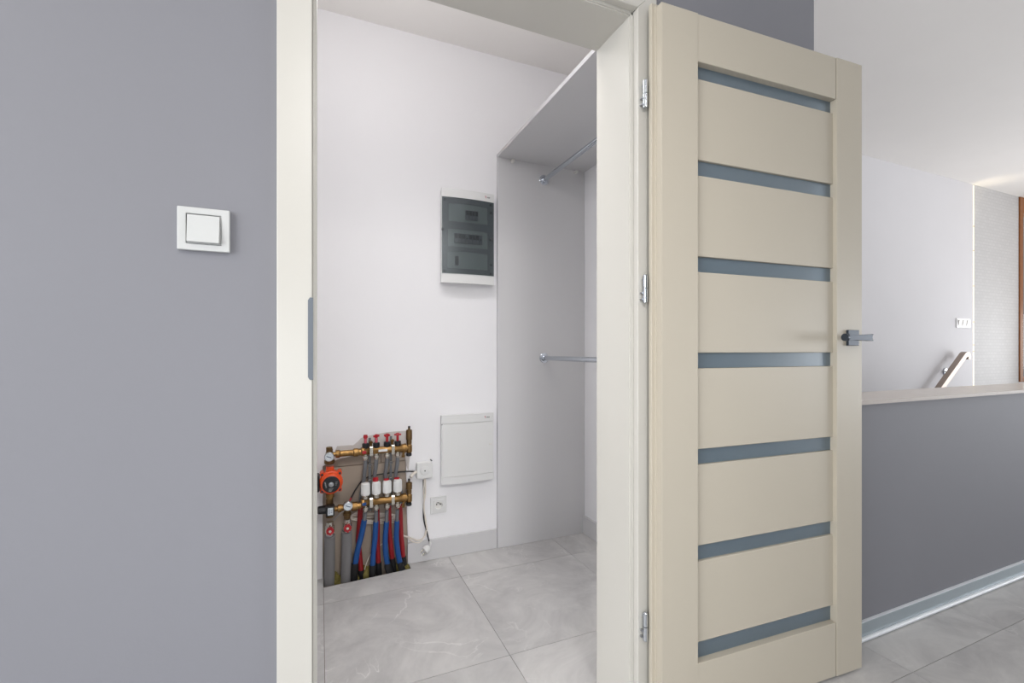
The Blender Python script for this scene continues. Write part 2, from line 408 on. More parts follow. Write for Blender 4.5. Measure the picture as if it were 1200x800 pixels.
bm = bm_new(); tube(bm, [(1.62, WY-.0165, .0105), (5.4, WY-.0165, .0105)], .008, 12); obj('rounded_foot', bm, 'white_gloss', bb, smooth=True)
B('top_lip', 'white_gloss', bb, 1.62, 5.4, WY-.0125, WY-.0005, .0680, .0692)
bm = bm_new()
prism(bm, [[(WY, .001), (WY-.018, .001), (WY-.018, .010), (WY-.0135, .018), (WY-.0115, .026), (WY-.0115, .066), (WY-.010, .068), (WY, .068)]], 'X', -3.0, -.085)
tag(obj('baseboard_front', bm, 'alu', kind='structure'), 'pale metal skirting along the foot of the grey wall left of the doorway', 'skirting board')
# steps going down to the left behind the half wall
bm = bm_new()
for k in range(9):
    box(bm, 5.66-.27*(k+1), 5.66-.27*k-.0005, WB+.03, BY-.001, -1.79, -.18*(k+1))
tag(obj('stairs', bm, 'tile', kind='structure'), 'steps going down behind the grey half wall', 'stairs')

# ------------------------------------------------------------------ closet door frame (trim_2)
fr = thing('trim_2', (0.405, WY, 0), 'cream lacquered door frame with casing round the closet doorway', 'door frame', kind='structure')
CY = WY-.013
# casing, mitred: left, right, top
TOPR, TOPO = 2.050, 2.037
CW = .067
def casing_prof(side):
    bm = bm_new()
    if side == 'l': prism(bm, [[(RX0-CW, 0), (RX0-.0007, 0), (RX0-.0007, TOPR+.0007), (RX0-CW, TOPR+CW)]], 'Y', CY, WY+.002)
    if side == 'r': prism(bm, [[(RX1+CW, 0), (RX1+.0007, 0), (RX1+.0007, TOPR+.0007), (RX1+CW, TOPR+CW)]], 'Y', CY, WY+.002)
    if side == 't': prism(bm, [[(RX0-.0005, TOPR+.0007), (RX1+.0005, TOPR+.0007), (RX1+CW-.0002, TOPR+CW), (RX0-CW+.0002, TOPR+CW)]], 'Y', CY, WY+.002)
    return obj('casing', bm, 'cream', fr)
for s in 'lrt':
    c = casing_prof(s)
    bv = c.modifiers.new('bevel', 'BEVEL'); bv.width = .0015; bv.segments = 2; bv.limit_method = 'ANGLE'
# jambs: rebate, sealing groove and lining
RB = WY+.008
def jamb(x_in, x_reb, sgn):
    # profile in XY; sgn +1 for right jamb (solid towards +x)
    o = x_reb+sgn*.02
    pts = [(x_reb, WY-.012), (x_reb, RB), (x_in+sgn*.004, RB), (x_in+sgn*.004, RB+.003), (x_in, RB+.003), (x_in, WB+.022), (x_in+sgn*.055, WB+.022), (x_in+sgn*.055, WB+.009), (o, WB+.009), (o, WY-.012)]
    bm = bm_new(); prism(bm, [pts], 'Z', 0, TOPO+.004 if False else TOPO+.012)
    j = obj('jamb', bm, 'cream', fr); bv = j.modifiers.new('bevel', 'BEVEL'); bv.width = .0012; bv.segments = 2; bv.limit_method = 'ANGLE'
    return j
jl = jamb(OX0, RX0, -1); jr = jamb(OX1, RX1, 1)
bm = bm_new()
z_in, z_reb = TOPO, TOPR
prism(bm, [[(WY-.012, z_reb), (RB, z_reb), (RB, z_in+.004), (RB+.003, z_in+.004), (RB+.003, z_in), (WB+.022, z_in), (WB+.022, z_in+.055), (WB+.009, z_in+.055), (WB+.009, z_reb+.02), (WY-.012, z_reb+.02)]], 'X', RX0+.0004, RX1-.0004)
obj('head_lining', bm, 'cream', fr)
for x0, x1 in ((OX1+.004, RX1-.001), (RX0+.001, OX0-.004)):
    B('gasket', 'cream', fr, min(x0, x1), max(x0, x1), RB-.003, RB+.002, 0, TOPO)
# strike plate: bent plate on the left rebate edge with rounded ends
zt, zb = at(364, 348.5, CY).z, at(364, 445, CY).z
bm = bm_new()
prism(bm, [[(RX0-.0085, zb+.006), (RX0-.005, zb), (RX0+.0014, zb), (RX0+.0014, zt), (RX0-.005, zt), (RX0-.0085, zt-.006)]], 'Y', CY-.0012, CY+.0004)
box(bm, RX0-.0004, RX0+.0014, CY, RB-.001, zb, zt)
sp_ = obj('strike_plate', bm, 'plate_steel', fr); sp_['label'] = 'brushed steel strike plate'
# hinges
def hinge(zc, parent):
    x, y = .8465, WY-.024
    bm = bm_new()
    for a, b in ((zc-.039, zc-.001), (zc+.001, zc+.037)): cyl(bm, (x, y, a), (x, y, b), .0072, n=20)
    lathe(bm, (x, y, zc+.037), (0, 0, 1), [(0, .0065), (.003, .004)], 16); 
    h = obj('hinge', bm, 'chrome', parent, smooth=True); h['label'] = 'chrome barrel hinge'
    bm = bm_new()
    for dz in (-.03, -.012): cyl(bm, (x-.009, y+.002, zc+dz), (x-.009, y+.012, zc+dz), .0028, n=10)
    cyl(bm, (x-.002, y+.006, zc+.026), (x-.002, y+.012, zc+.026), .003, n=10)
    cyl(bm, (x+.004, y, zc-.022), (x+.013, y+.003, zc-.022), .0032, n=10); cyl(bm, (x+.004, y, zc+.022), (x+.013, y+.003, zc+.022), .0032, n=10)
    obj('hinge_pin', bm, 'steel', h, smooth=True)
for py in (109.5, 338, 734): hinge(at(755, py, WY-.024).z, fr)

# ------------------------------------------------------------------ door leaf (door_1), local frame: x along the leaf, y away from the viewer
ANG = -R(2.8)
door = thing('door_1', (.867, .994, .0096), 'cream panelled closet door folded open against the wall', 'door', kind='structure', rotz=ANG)
OFF[door.name] = Vector((0, 0, 0))
DW, DT, DH = .818, .040, 2.030
S1, S2 = .126, .694
def dbox(name, m, *a, bev=.0008, parent=None, **k):
    bm = bm_new(); box(bm, *a, bev=bev, seg=2); return obj(name, bm, m, parent or door, **k)
dbox('stile', 'cream_leaf', 0, S1, 0, DT-.013, 0, DH)
dbox('stile', 'cream_leaf', S2+.003, DW, 0, DT-.013, 0, DH)
# rebate lips
bm = bm_new(); box(bm, -.0125, S1, DT-.0132, DT, 0, DH+.013, bev=.002); box(bm, -.0035, .001, DT-.019, DT-.012, 0, DH+.004, bev=.001)
obj('rebate_lip', bm, 'cream_leaf', door)
bm = bm_new(); box(bm, S2, DW+.0125, DT-.0132, DT, 0, DH+.013, bev=.002); obj('rebate_lip', bm, 'cream_leaf', door)
bm = bm_new(); box(bm, S1, S2, DT-.0132, DT, DH-.01, DH+.013, bev=.002); obj('rebate_lip', bm, 'cream_leaf', door)
ZO = .0096
RZ_T, RZ_B = 1.904-ZO, .185-ZO
dbox('rail', 'cream_leaf', S1, S2, .0015, DT, RZ_T, DH-.0005, bev=.0015)
dbox('rail', 'cream_leaf', S1, S2, .0015, DT, 0, RZ_B, bev=.0015)
for k in range(6):
    zt_ = 1.8628-.2786*k-ZO; zb_ = zt_-.2335
    p_ = dbox('panel', 'cream_leaf', S1-.004, S2+.006, .013, DT-.003, zb_, zt_, bev=.002)
    dbox('glass_strip', 'frosted', S1-.002, S2+.004, .022, .026, zt_+.0005, (RZ_T if k == 0 else zt_+.0451)-.0005, bev=0)
    if k == 5: dbox('glass_strip', 'frosted', S1-.002, S2+.004, .022, .026, RZ_B+.0005, zb_-.0005, bev=0)
# lever handle with square rose
hx, hz = .7665, 1.1205-ZO
h = dbox('handle', 'dark_metal', hx-.026, hx+.026, -.008, 0, hz-.026, hz+.026, bev=.0012); h['label'] = 'dark metal lever handle on a square rose'
C_('neck', 'dark_metal', h, (hx, -.040, hz), (hx, -.006, hz), .0085)
out = [(.672, hz+.0112), (.69, hz+.0085), (.72, hz+.0078), (.755, hz+.0092), (.788, hz+.0112), (.7845, hz+.005), (.783, hz), (.7845, hz-.005), (.788, hz-.0112), (.755, hz-.0100), (.72, hz-.0092), (.69, hz-.0095), (.672, hz-.0112)]
bm = bm_new(); prism(bm, [out], 'Y', -.055, -.037)
lv = obj('lever', bm, 'dark_metal', h); bv = lv.modifiers.new('bevel', 'BEVEL'); bv.width = .004; bv.segments = 3; bv.limit_method = 'ANGLE'; bv.angle_limit = R(50)
C_('lever_end', 'dark_metal', h, (.6655, -.046, hz), (.676, -.046, hz), .0118, .0112)
# rose on the wall side
dbox('wall_side_rose', 'dark_metal', hx-.026, hx+.026, DT, DT+.007, hz-.026, hz+.026, bev=.0012)

# ------------------------------------------------------------------ light switch
def plate(root, m, x0, x1, z0, z1, yb, yf, win=None, name='frame'):
    bm = bm_new()
    if win:
        prism(bm, [[(x0, z0), (x1, z0), (x1, z1), (x0, z1)], [(win[0], win[2]), (win[0], win[3]), (win[1], win[3]), (win[1], win[2])]], 'Y', yf, yb)
    else: prism(bm, [[(x0, z0), (x1, z0), (x1, z1), (x0, z1)]], 'Y', yf, yb)
    o = obj(name, bm, m, root); bv = o.modifiers.new('bevel', 'BEVEL'); bv.width = .0016; bv.segments = 3; bv.limit_method = 'ANGLE'; return o
a = at(207.2, 267, WY-.010); b = at(269, 267, WY-.010)
sx0, sx1 = a.x, b.x; sz0, sz1 = 1.2735, 1.3565; scx, scz = (sx0+sx1)/2, (sz0+sz1)/2
sw = thing('light_switch', (scx, WY, scz), 'white square light switch with one large rocker on the grey wall left of the doorway', 'light switch')
plate(sw, 'switch_white', sx0, sx1, sz0, sz1, WY-.0002, WY-.010, (scx-.0290, scx+.0290, scz-.0290, scz+.0290))
B('base', 'switch_white', sw, scx-.028, scx+.028, WY-.007, WY-.0005, scz-.028, scz+.028)
bm = bm_new(); r_ = .0265
prism(bm, [[(WY-.006, scz-r_), (WY-.0175, scz-r_), (WY-.0115, scz+r_), (WY-.006, scz+r_)]], 'X', scx-r_, scx+r_)
rk = obj('rocker', bm, 'switch_white', sw); bv = rk.modifiers.new('bevel', 'BEVEL'); bv.width = .001; bv.segments = 2

# triple switch on the stair wall
a = at(1121.5, 378.6, BY-.01); b = at(1137.5, 378.6, BY-.01); cz = 1.337
tx0 = a.x; W3 = b.x-a.x
ts = thing('light_switch', ((a.x+b.x)/2, BY, cz), 'white triple rocker switch on the stairwell wall beside the light strip', 'light switch')
plate(ts, 'bright_plastic', tx0, tx0+W3, cz-.044, cz+.044, BY-.0002, BY-.010)
for k in range(3):
    cx = tx0+.012+(W3-.024)*(k+.5)/3
    bm = bm_new(); prism(bm, [[(BY-.009, cz-.027), (BY-.012, cz-.027), (BY-.021, cz+.027), (BY-.009, cz+.027)]], 'X', cx-.027, cx+.027)
    obj('rocker', bm, 'plastic_warm', ts)

# ------------------------------------------------------------------ stair handrail
def HP(px, py, y): return at(px, py, y)
p_top = HP(1128.5, 416.5, 2.25); p_low = HP(1100.5, 455.5, 2.25)
d = (p_low-p_top); 
hr = thing('handrail', (p_top.x, BY, p_top.z), 'satin metal handrail sloping down along the stairwell wall', 'handrail')
q0 = p_low+d*2.3
n_ = Vector((-d.z, 0, d.x)).normalized()
if n_.z < 0: n_ = -n_
e = d.normalized()
cl = [q0, p_low, p_top+e*.02]
bend = [p_top+e*.02, p_top-e*.005+n_*.000, p_top-e*.028+Vector((.012, 0, -.004)), p_top-e*.022+Vector((.045, 0, -.012)), p_top+Vector((.062, 0, -.035))]
def bar(P, wy, hz_):
    bm = bm_new(); rings = []
    for i, p in enumerate(P):
        dd = (P[min(i+1, len(P)-1)]-P[max(i-1, 0)]).normalized(); nn = Vector((-dd.z, 0, dd.x))
        rings.append([bm.verts.new(p+nn*s*hz_/2+Vector((0, t*wy/2, 0))) for s, t in ((1, -1), (1, 1), (-1, 1), (-1, -1))])
    for A, Bq in zip(rings, rings[1:]):
        for i in range(4): bm.faces.new((A[i], A[(i+1) % 4], Bq[(i+1) % 4], Bq[i]))
    bm.faces.new(rings[0]); bm.faces.new(rings[-1]); return bm
path = [q0, p_low]+smooth_pts(bend, 5)
o = obj('rail', bar(path, .045, .045), 'handrail', hr, smooth=True, angle=45); bv = o.modifiers.new('bevel', 'BEVEL'); bv.width = .006; bv.segments = 3; bv.limit_method = 'ANGLE'; bv.angle_limit = R(45)
for t in (.36, 1.9):
    c = p_top+d*t-n_*.03
    bm = bm_new(); tube(bm, [c+n_*.01, c+Vector((0, .015, -.02)), Vector((c.x, BY-.001, c.z-.02))], .007, 10)
    lathe(bm, (c.x, BY, c.z-.02), (0, -1, 0), [(0, .036), (.006, .036), (.012, .030), (.014, .008)], 20)
    obj('bracket', bm, 'chrome', hr, smooth=True)

# ------------------------------------------------------------------ light strip
xs = 5.860
ls = thing('light_strip', (xs, BY, .5), 'warm glowing vertical light strip between the plain and the textured stairwell wall', 'light strip')
B('channel', 'steel', ls, xs-.0078, xs+.0078, BY+.004, BY+.03, -1.0, CEIL-.001)
cuts = [CEIL-.002]+[at(1140.5, y, BY).z for y in (265, 293.5, 335, 377, 404, 411.5)]+[.3]
for z1, z0 in zip(cuts, cuts[1:]):
    B('light_segment', 'led', ls, xs-.0058, xs+.0058, BY-.001, BY+.0038, z0+.006, z1-.006)
for z in cuts[1:-1]: B('joint', 'led_gap', ls, xs-.0072, xs+.0072, BY-.0005, BY+.0036, z-.006, z+.006)
lg = bpy.data.lights.new('strip_end_glow', 'SPOT'); lg.energy = 1.6; lg.color = (1, .86, .6); lg.spot_size = R(70); lg.spot_blend = 1; lg.shadow_soft_size = .015
lo = bpy.data.objects.new('strip_end_glow', lg); COL.objects.link(lo); lo.location = (xs+.02, BY-.012, CEIL-.35)
lo.rotation_euler = Vector((.10, -.22, .75)).to_track_quat('-Z', 'Y').to_euler()

# ------------------------------------------------------------------ wooden window at the far right
wx0, wx1, wz0, wz1 = 6.768, 8.4, .745, CEIL
wn = thing('window_1', ((wx0+wx1)/2, BY, wz0), 'oiled wooden window at the far right edge of the photo', 'window', kind='structure')
B('frame_post', 'wood', wn, wx0, wx0+.065, BY-.01, BY+.07, wz0, wz1-.001, bev=.003)
B('frame_post', 'wood', wn, wx1-.065, wx1, BY-.01, BY+.07, wz0, wz1-.001, bev=.003)
B('head_beam', 'wood', wn, wx0+.065, wx1-.065, BY-.01, BY+.07, wz1-.165, wz1-.001, bev=.003)
B('sill_rail', 'wood', wn, wx0+.065, wx1-.065, BY-.01, BY+.07, wz0, wz0+.046, bev=.003)
B('mullion', 'wood', wn, 7.56, 7.62, BY-.01, BY+.07, wz0+.046, wz1-.165, bev=.003)
B('pane', 'clear', wn, wx0+.06, 7.565, BY+.03, BY+.034, wz0+.04, wz1-.16)
B('pane', 'clear', wn, 7.615, wx1-.06, BY+.03, BY+.034, wz0+.04, wz1-.16)

# ------------------------------------------------------------------ wardrobe side panel and shelf with two rails
PYF = 2.311; PX0 = .8925; PX1 = 1.4435; SHZ = 2.131
wp = tag(B('side_panel', 'grey_board', None, PX0, PX1, PYF, BY-.0003, .0008, SHZ, bev=.0006), 'tall grey laminate board fixed to the closet back wall under the shelf', 'wardrobe panel')
sh = thing('shelf', (PX0, BY, SHZ), 'deep grey laminate shelf overhead on top of the tall grey board', 'shelf')
B('board', 'grey_board', sh, PX0+.0008, PX1, WB+.012, BY-.0003, SHZ+.0005, SHZ+.0185)
B('edge_band', 'edge_band', sh, PX0, PX0+.0008, WB+.012, BY-.0003, SHZ+.0005, SHZ+.0185)
for px, py in ((600, 187.5), (674, 200)):
    p = at(px, py, PYF)
    c = C_('shelf_clip', 'plastic_warm', sh, (p.x, PYF, SHZ-.012), (p.x, PYF-.02, SHZ-.012), .0095, n=16)
def rail(z, label):
    x = at(637.5, 211, PYF).x
    r = thing('clothes_rail', (x, PYF, z), label, 'clothes rail', 'chrome clothes rails in the closet')
    C_('tube', 'chrome', r, (x, PYF-.004, z), (x, WB+.03, z), .0125, n=28)
    for y, s in ((PYF, -1), (WB+.022, 1)):
        bm = bm_new(); lathe(bm, (x, y, z), (0, s, 0), [(0, .0285), (.002, .0285), (.004, .026), (.005, .018), (.016, .0165), (.018, .0145), (.018, .0126)], 28)
        obj('flange', bm, 'chrome', r, smooth=True, angle=30)
rail(2.045, 'upper chrome clothes rail hanging just below the grey shelf')
rail(1.0345, 'lower chrome clothes rail at waist height in front of the grey board')
B('front_cleat', 'grey_board', wp, PX0+.1, PX1, WB+.0085, WB+.022, .9, SHZ-.0002) if False else None

# ------------------------------------------------------------------ electrical enclosures
YB = BY-.0005; YF = 2.292
def logo(parent, x, z, y):
    """small illegible red and grey maker's print"""
    bm = bm_new()
    prism(bm, [[(x, z-.005), (x+.004, z-.005), (x+.007, z+.004), (x+.010, z+.004), (x+.0115, z-.004), (x+.0145, z-.004), (x+.013, z+.008), (x+.005, z+.008)]], 'Y', y-.0004, y)
    o = obj('logo', bm, 'logo_red', parent)
    bm = bm_new()
    for k in range(3): prism(bm, [[(x+.019+.006*k, z-.003), (x+.0235+.006*k, z-.003), (x+.024+.006*k, z+.004), (x+.02+.006*k, z+.004)]], 'Y', y-.0004, y)
    obj('print', bm, 'logo_grey', o)
def box_common(root, x0, x1, z0, z1, hz0, fz1):
    """housing with bowed head and foot strips; hz0 = underside of head, fz1 = top of foot"""
    B('housing', 'plastic', root, x0+.004, x1-.004, 2.300, YB, z0+.004, z1-.004, bev=.003)
    bm = bm_new(); bowed(bm, x0, x1, hz0, z1, 2.300, YF, .012); o = obj('head_strip', bm, 'plastic', root)
    bv = o.modifiers.new('bevel', 'BEVEL'); bv.width = .0025; bv.segments = 2; bv.limit_method = 'ANGLE'
    bm = bm_new(); bowed(bm, x0, x1, z0, fz1, 2.300, YF, .012); o = obj('foot_strip', bm, 'plastic', root)
    bv = o.modifiers.new('bevel', 'BEVEL'); bv.width = .0025; bv.segments = 2; bv.limit_method = 'ANGLE'
    B('side_flange', 'plastic', root, x0, x0+.006, 2.296, 2.301, fz1, hz0); B('side_flange', 'plastic', root, x1-.006, x1, 2.296, 2.301, fz1, hz0)
ex0 = at(517.3, 300, YF).x; ex1 = at(579, 300, YF).x
# upper one: smoked window over three rows
z0, z1 = 1.428, 1.915
eb = thing('breaker_box', ((ex0+ex1)/2, BY, z0), 'white breaker box with smoked grey window high on the closet back wall', 'breaker box')
hz0, fz1 = 1.870, 1.4755
box_common(eb, ex0, ex1, z0, z1, hz0, fz1)
bm = bm_new(); bowed(bm, ex0+.0065, ex1-.002, fz1+.001, hz0-.001, YF-.0005, YF-.003, .0125)
# hollow window: front skin only
bm.free(); bm = bm_new()
n = 16; pts = [(ex0+.003+(ex1-ex0-.005)*i/n, YF-.003-.0125*(1-(2*i/n-1)**2)) for i in range(n+1)]
poly = pts+[(x, y+.0022) for x, y in pts[::-1]]
prism(bm, [poly], 'Z', fz1+.001, hz0-.001)
obj('window_cover', bm, 'smoked', eb)
for (x, z) in ((ex0+.018, hz0-.014), (ex1-.02, hz0-.014), (ex0+.018, fz1+.012), (ex1-.02, fz1+.012), (ex1-.018, hz0-.055), (ex1-.018, fz1+.06)):
    C_('screw', 'screw', eb, (x, 2.2955, z), (x, 2.290, z), .006, n=12)
lt = C_('latch', 'screw', eb, (ex1-.018, 2.288, 1.672), (ex1-.018, 2.278, 1.672), .0085, n=16)
# inner plate with three windows
bx0, bx1 = ex0+.004, ex1-.004
wins = []
for (pl_, pr_, pt, pb) in ((525.8, 571.5, 236.5, 258.5), (525.0, 571.5, 266.5, 288), (524.5, 571.5, 293, 313.5)):
    A_ = at(pl_, pt, 2.296); Bq = at(pr_, pb+3, 2.296)
    wins.append((A_.x, Bq.x, Bq.z if False else at(pl_, pb, 2.296).z, A_.z))
loops = [[(bx0, fz1+.002), (bx1, fz1+.002), (bx1, hz0-.002), (bx0, hz0-.002)]]
for x0, x1, zb_, zt_ in wins: loops.append([(x0, zb_), (x0, zt_-.006)]+[(x0+(x1-x0)*i/8, zt_-.006+.006*(1-(2*i/8-1)**2)) for i in range(9)][1:-1]+[(x1, zt_-.006), (x1, zb_)])
bm = bm_new(); prism(bm, loops, 'Y', 2.2945, 2.2995)
obj('inner_plate', bm, 'inner_plate', eb)
B('module_cover', 'module', eb, bx0+.01, bx1-.01, 2.2996, 2.2999, fz1+.008, hz0-.008)
def breakers(pl_, pr_, pt, pb, nn, kinds=None):
    A_ = at(pl_, pt, 2.294); Bq = at(pr_, pt, 2.294); zt_ = A_.z; zb_ = at(pl_, pb, 2.294).z
    wd = (Bq.x-A_.x)/nn
    for k in range(nn):
        x = A_.x+wd*k; kd = kinds[k] if kinds else 'b'
        if kd == '-': continue
        o = B('breaker', 'black' if kd == 'd' else 'breaker', eb, x+.0006, x+wd-.0006, 2.289, 2.2992, zb_, zt_, bev=.0006)
        zm = zt_-(zt_-zb_)*.3
        if kd == 'b': B('toggle', 'black', o, x+.002, x+wd-.002, 2.2865, 2.2895, zm-.012, zm+.012)
        if kd == 'm': C_('test_button', 'black', o, (x+wd*.5, 2.289, (zt_+zb_)/2), (x+wd*.5, 2.286, (zt_+zb_)/2), .005, n=10)
breakers(545.5, 560.2, 246.5, 257, 4)
breakers(532.5, 565, 273, 284, 8, 'bbbmbbbm')
breakers(533.6, 537.3, 300, 310.5, 1, 'd')
C_('hinge_clip', 'screw', eb, (ex0+.006, 2.289, 1.70), (ex0+.006, 2.284, 1.70), .007, n=12)
logo(eb, ex1-.062, 1.892, YF-.0068)

# lower one: closed white door
z0, z1 = .388, .744
db = thing('distribution_box', ((ex0+ex1)/2, BY, z0), 'closed white distribution box low on the closet back wall above the socket', 'distribution box')
lx0, lx1 = at(517.3, 530, YF).x, at(578.4, 530, YF).x
hz0, fz1 = .700, .424
box_common(db, lx0, lx1, z0, z1, hz0, fz1)
bm = bm_new(); bowed(bm, lx0+.004, lx1-.003, fz1+.0015, hz0-.0015, 2.2995, YF-.001, .0115); obj('door', bm, 'plastic', db)
bm = bm_new(); box(bm, lx1-.028, lx1-.012, 2.2825, 2.291, .575, .581, bev=.001); obj('latch', bm, 'plastic_warm', db)
C_('hinge_clip', 'screw', db, (lx0+.003, 2.297, hz0-.004), (lx0+.003, 2.290, hz0-.004), .0022, n=10)
logo(db, lx1-.062, .722, YF-.0068)

# ------------------------------------------------------------------ junction box, socket, hanging plug
a = at(488, 541, 2.30); b = at(507.3, 561, 2.30); jx, jz = (a.x+b.x)/2, (a.z+b.z)/2; jr_ = .0415
jb = thing('junction_box', (jx, BY, jz), 'white rounded square junction box with a central screw right of the manifold', 'junction box')
bm = bm_new(); box(bm, jx-jr_, jx+jr_, 2.300, YB, jz-jr_, jz+jr_, bev=.008, seg=3); obj('base', bm, 'plastic', jb, smooth=True)
bm = bm_new(); box(bm, jx-jr_+.002, jx+jr_-.002, 2.296, 2.3005, jz-jr_+.002, jz+jr_-.002, bev=.002); obj('lid', bm, 'plastic', jb)
bm = bm_new(); lathe(bm, (jx, 2.297, jz), (0, -1, 0), [(0, .024), (.003, .023), (.0045, .018)], 28); obj('boss', bm, 'plastic', jb, smooth=True)
C_('screw', 'screw', jb, (jx, 2.293, jz), (jx, 2.2915, jz), .0035, n=12)
C_('screw', 'screw', jb, (jx+.036, 2.30, jz+.046), (jx+.036, 2.326, jz+.046), .003, n=10)
bm = bm_new(); tube(bm, [(jx-.038, 2.31, jz-.006), (jx-.056, 2.305, jz-.012), (jx-.072, 2.29, jz-.024)], .0075, 12); obj('cable_gland', bm, 'cable_white', jb, smooth=True)

sc_ = at(514, 591.5, 2.322); sx, sz = sc_.x, sc_.z; sr = .0425
so = thing('wall_socket', (sx, BY, sz), 'white square wall socket with earth pin below the distribution box', 'socket')
plate(so, 'plastic', sx-sr, sx+sr, sz-sr, sz+sr, BY-.0002, BY-.009, (sx-.026, sx+.026, sz-.026, sz+.026))
bm = bm_new(); k = 24
prism(bm, [[(sx-.0275, sz-.0275), (sx+.0275, sz-.0275), (sx+.0275, sz+.0275), (sx-.0275, sz+.0275)], [(sx+.0195*cos(-2*pi*i/k), sz+.0195*sin(-2*pi*i/k)) for i in range(k)]], 'Y', BY-.0135, BY-.003)
obj('cover', bm, 'plastic', so)
C_('well', 'plastic_warm', so, (sx, BY-.0035, sz), (sx, BY-.0012, sz), .0195)
for dx in (-.0095, .0095): C_('contact_hole', 'black', so, (sx+dx, BY-.0045, sz+.002), (sx+dx, BY-.003, sz+.002), .0032, n=12)
C_('earth_pin', 'steel', so, (sx, BY-.011, sz+.0105), (sx, BY-.003, sz+.0105), .0026, n=12)

pc = at(500, 642, 2.295)
pg = thing('power_plug', tuple(pc), 'white power plug dangling on a black lead in front of the skirting board', 'plug')
dv = Vector((-.8, -.25, -.42)).normalized()
bm = bm_new(); lathe(bm, pc+Vector((.014, 0, .004)), dv, [(0, .008), (.004, .014), (.012, .019), (.030, .0195), (.031, .017)], 20); obj('body', bm, 'plastic', pg, smooth=True)
for s in (-1, 1):
    q_ = dv.cross(Vector((0, 1, 0))).normalized()*.0095*s
    st = pc+Vector((.014, 0, .004))+dv*.03+q_
    C_('prong', 'nickel', pg, st, st+dv*.021, .0030, n=10)
T('strain_relief', 'plastic', pg, [pc+Vector((.014, 0, .004)), pc+Vector((.018, 0, .018)), pc+Vector((.016, 0, .030))], .006, 10)
def AP(px, py, y): return at(px, py, y)
cb = thing('plug_cable', tuple(AP(497, 605, 2.31)), 'black lead running down from the junction box to the hanging plug', 'cable')
T('lead', 'cable_black', cb, [AP(496.2, 562, 2.315), AP(497.2, 580, 2.318), AP(496.2, 598, 2.318), AP(497, 610, 2.315), AP(500.5, 624, 2.31), AP(503.2, 636, 2.30)], .0035, 8)
wc = thing('sheathed_cable', tuple(AP(498, 600, 2.31)), 'cream sheathed cable looping from the junction box down and back to the pipe recess', 'cable')
T('sheath', 'cable_white', wc, [AP(498.3, 561, 2.312), AP(498.5, 577, 2.313), AP(496.5, 593, 2.310), AP(498.5, 607, 2.312), AP(500, 620, 2.312), AP(497, 629, 2.308), AP(490, 632.8, 2.312), AP(483, 631, 2.318), AP(474, 628, 2.325), AP(466, 630, 2.335)], .0042, 8)
T('sheath', 'cable_white', wc, [AP(497.2, 561, 2.308), AP(496.6, 580, 2.308), AP(497.5, 600, 2.305), AP(499, 612, 2.316), AP(498.5, 624, 2.316), AP(493, 634.5, 2.306), AP(485, 635, 2.31), AP(476, 629, 2.325), AP(470, 625, 2.335)], .0030, 8)

# ------------------------------------------------------------------ heating manifold
MY = 2.245
def mp(px, py, y=MY): return at(px, py, y)
XA, XB = .178, .380; ZT = .603; ZL = .361
hm = thing('heating_manifold', (.28, MY, .20), 'brass underfloor heating manifold with two bars, red meters and white valve caps', 'manifold')
def manifold_bar(z, lab):
    bm = bm_new(); lathe(bm, (XA, MY, z), (1, 0, 0), [(0, .019), (.004, .0205), (.016, .0205), (.02, .0175), (XB-XA-.018, .0175), (XB-XA-.014, .0205), (XB-XA, .0205)], 28)
    b_ = obj('bar', bm, 'brass', hm, smooth=True)
    return b_
bt = manifold_bar(ZT, 0); bl = manifold_bar(ZL, 1)
B('red_label', 'red', bt, XA+.004, XA+.022, MY-.0215, MY-.016, ZT-.008, ZT+.006, bev=.001)
B('blue_label', 'blue_pipe', bl, XA+.004, XA+.022, MY-.0215, MY-.016, ZL-.008, ZL+.006, bev=.001)
a = mp(443, 527); b = mp(453.5, 527); B('white_label', 'plastic', bt, a.x, b.x, MY-.0185, MY-.015, ZT-.005, ZT+.006)
mx_ = [mp(px, 529).x for px in (428.3, 441, 453.6, 466)]
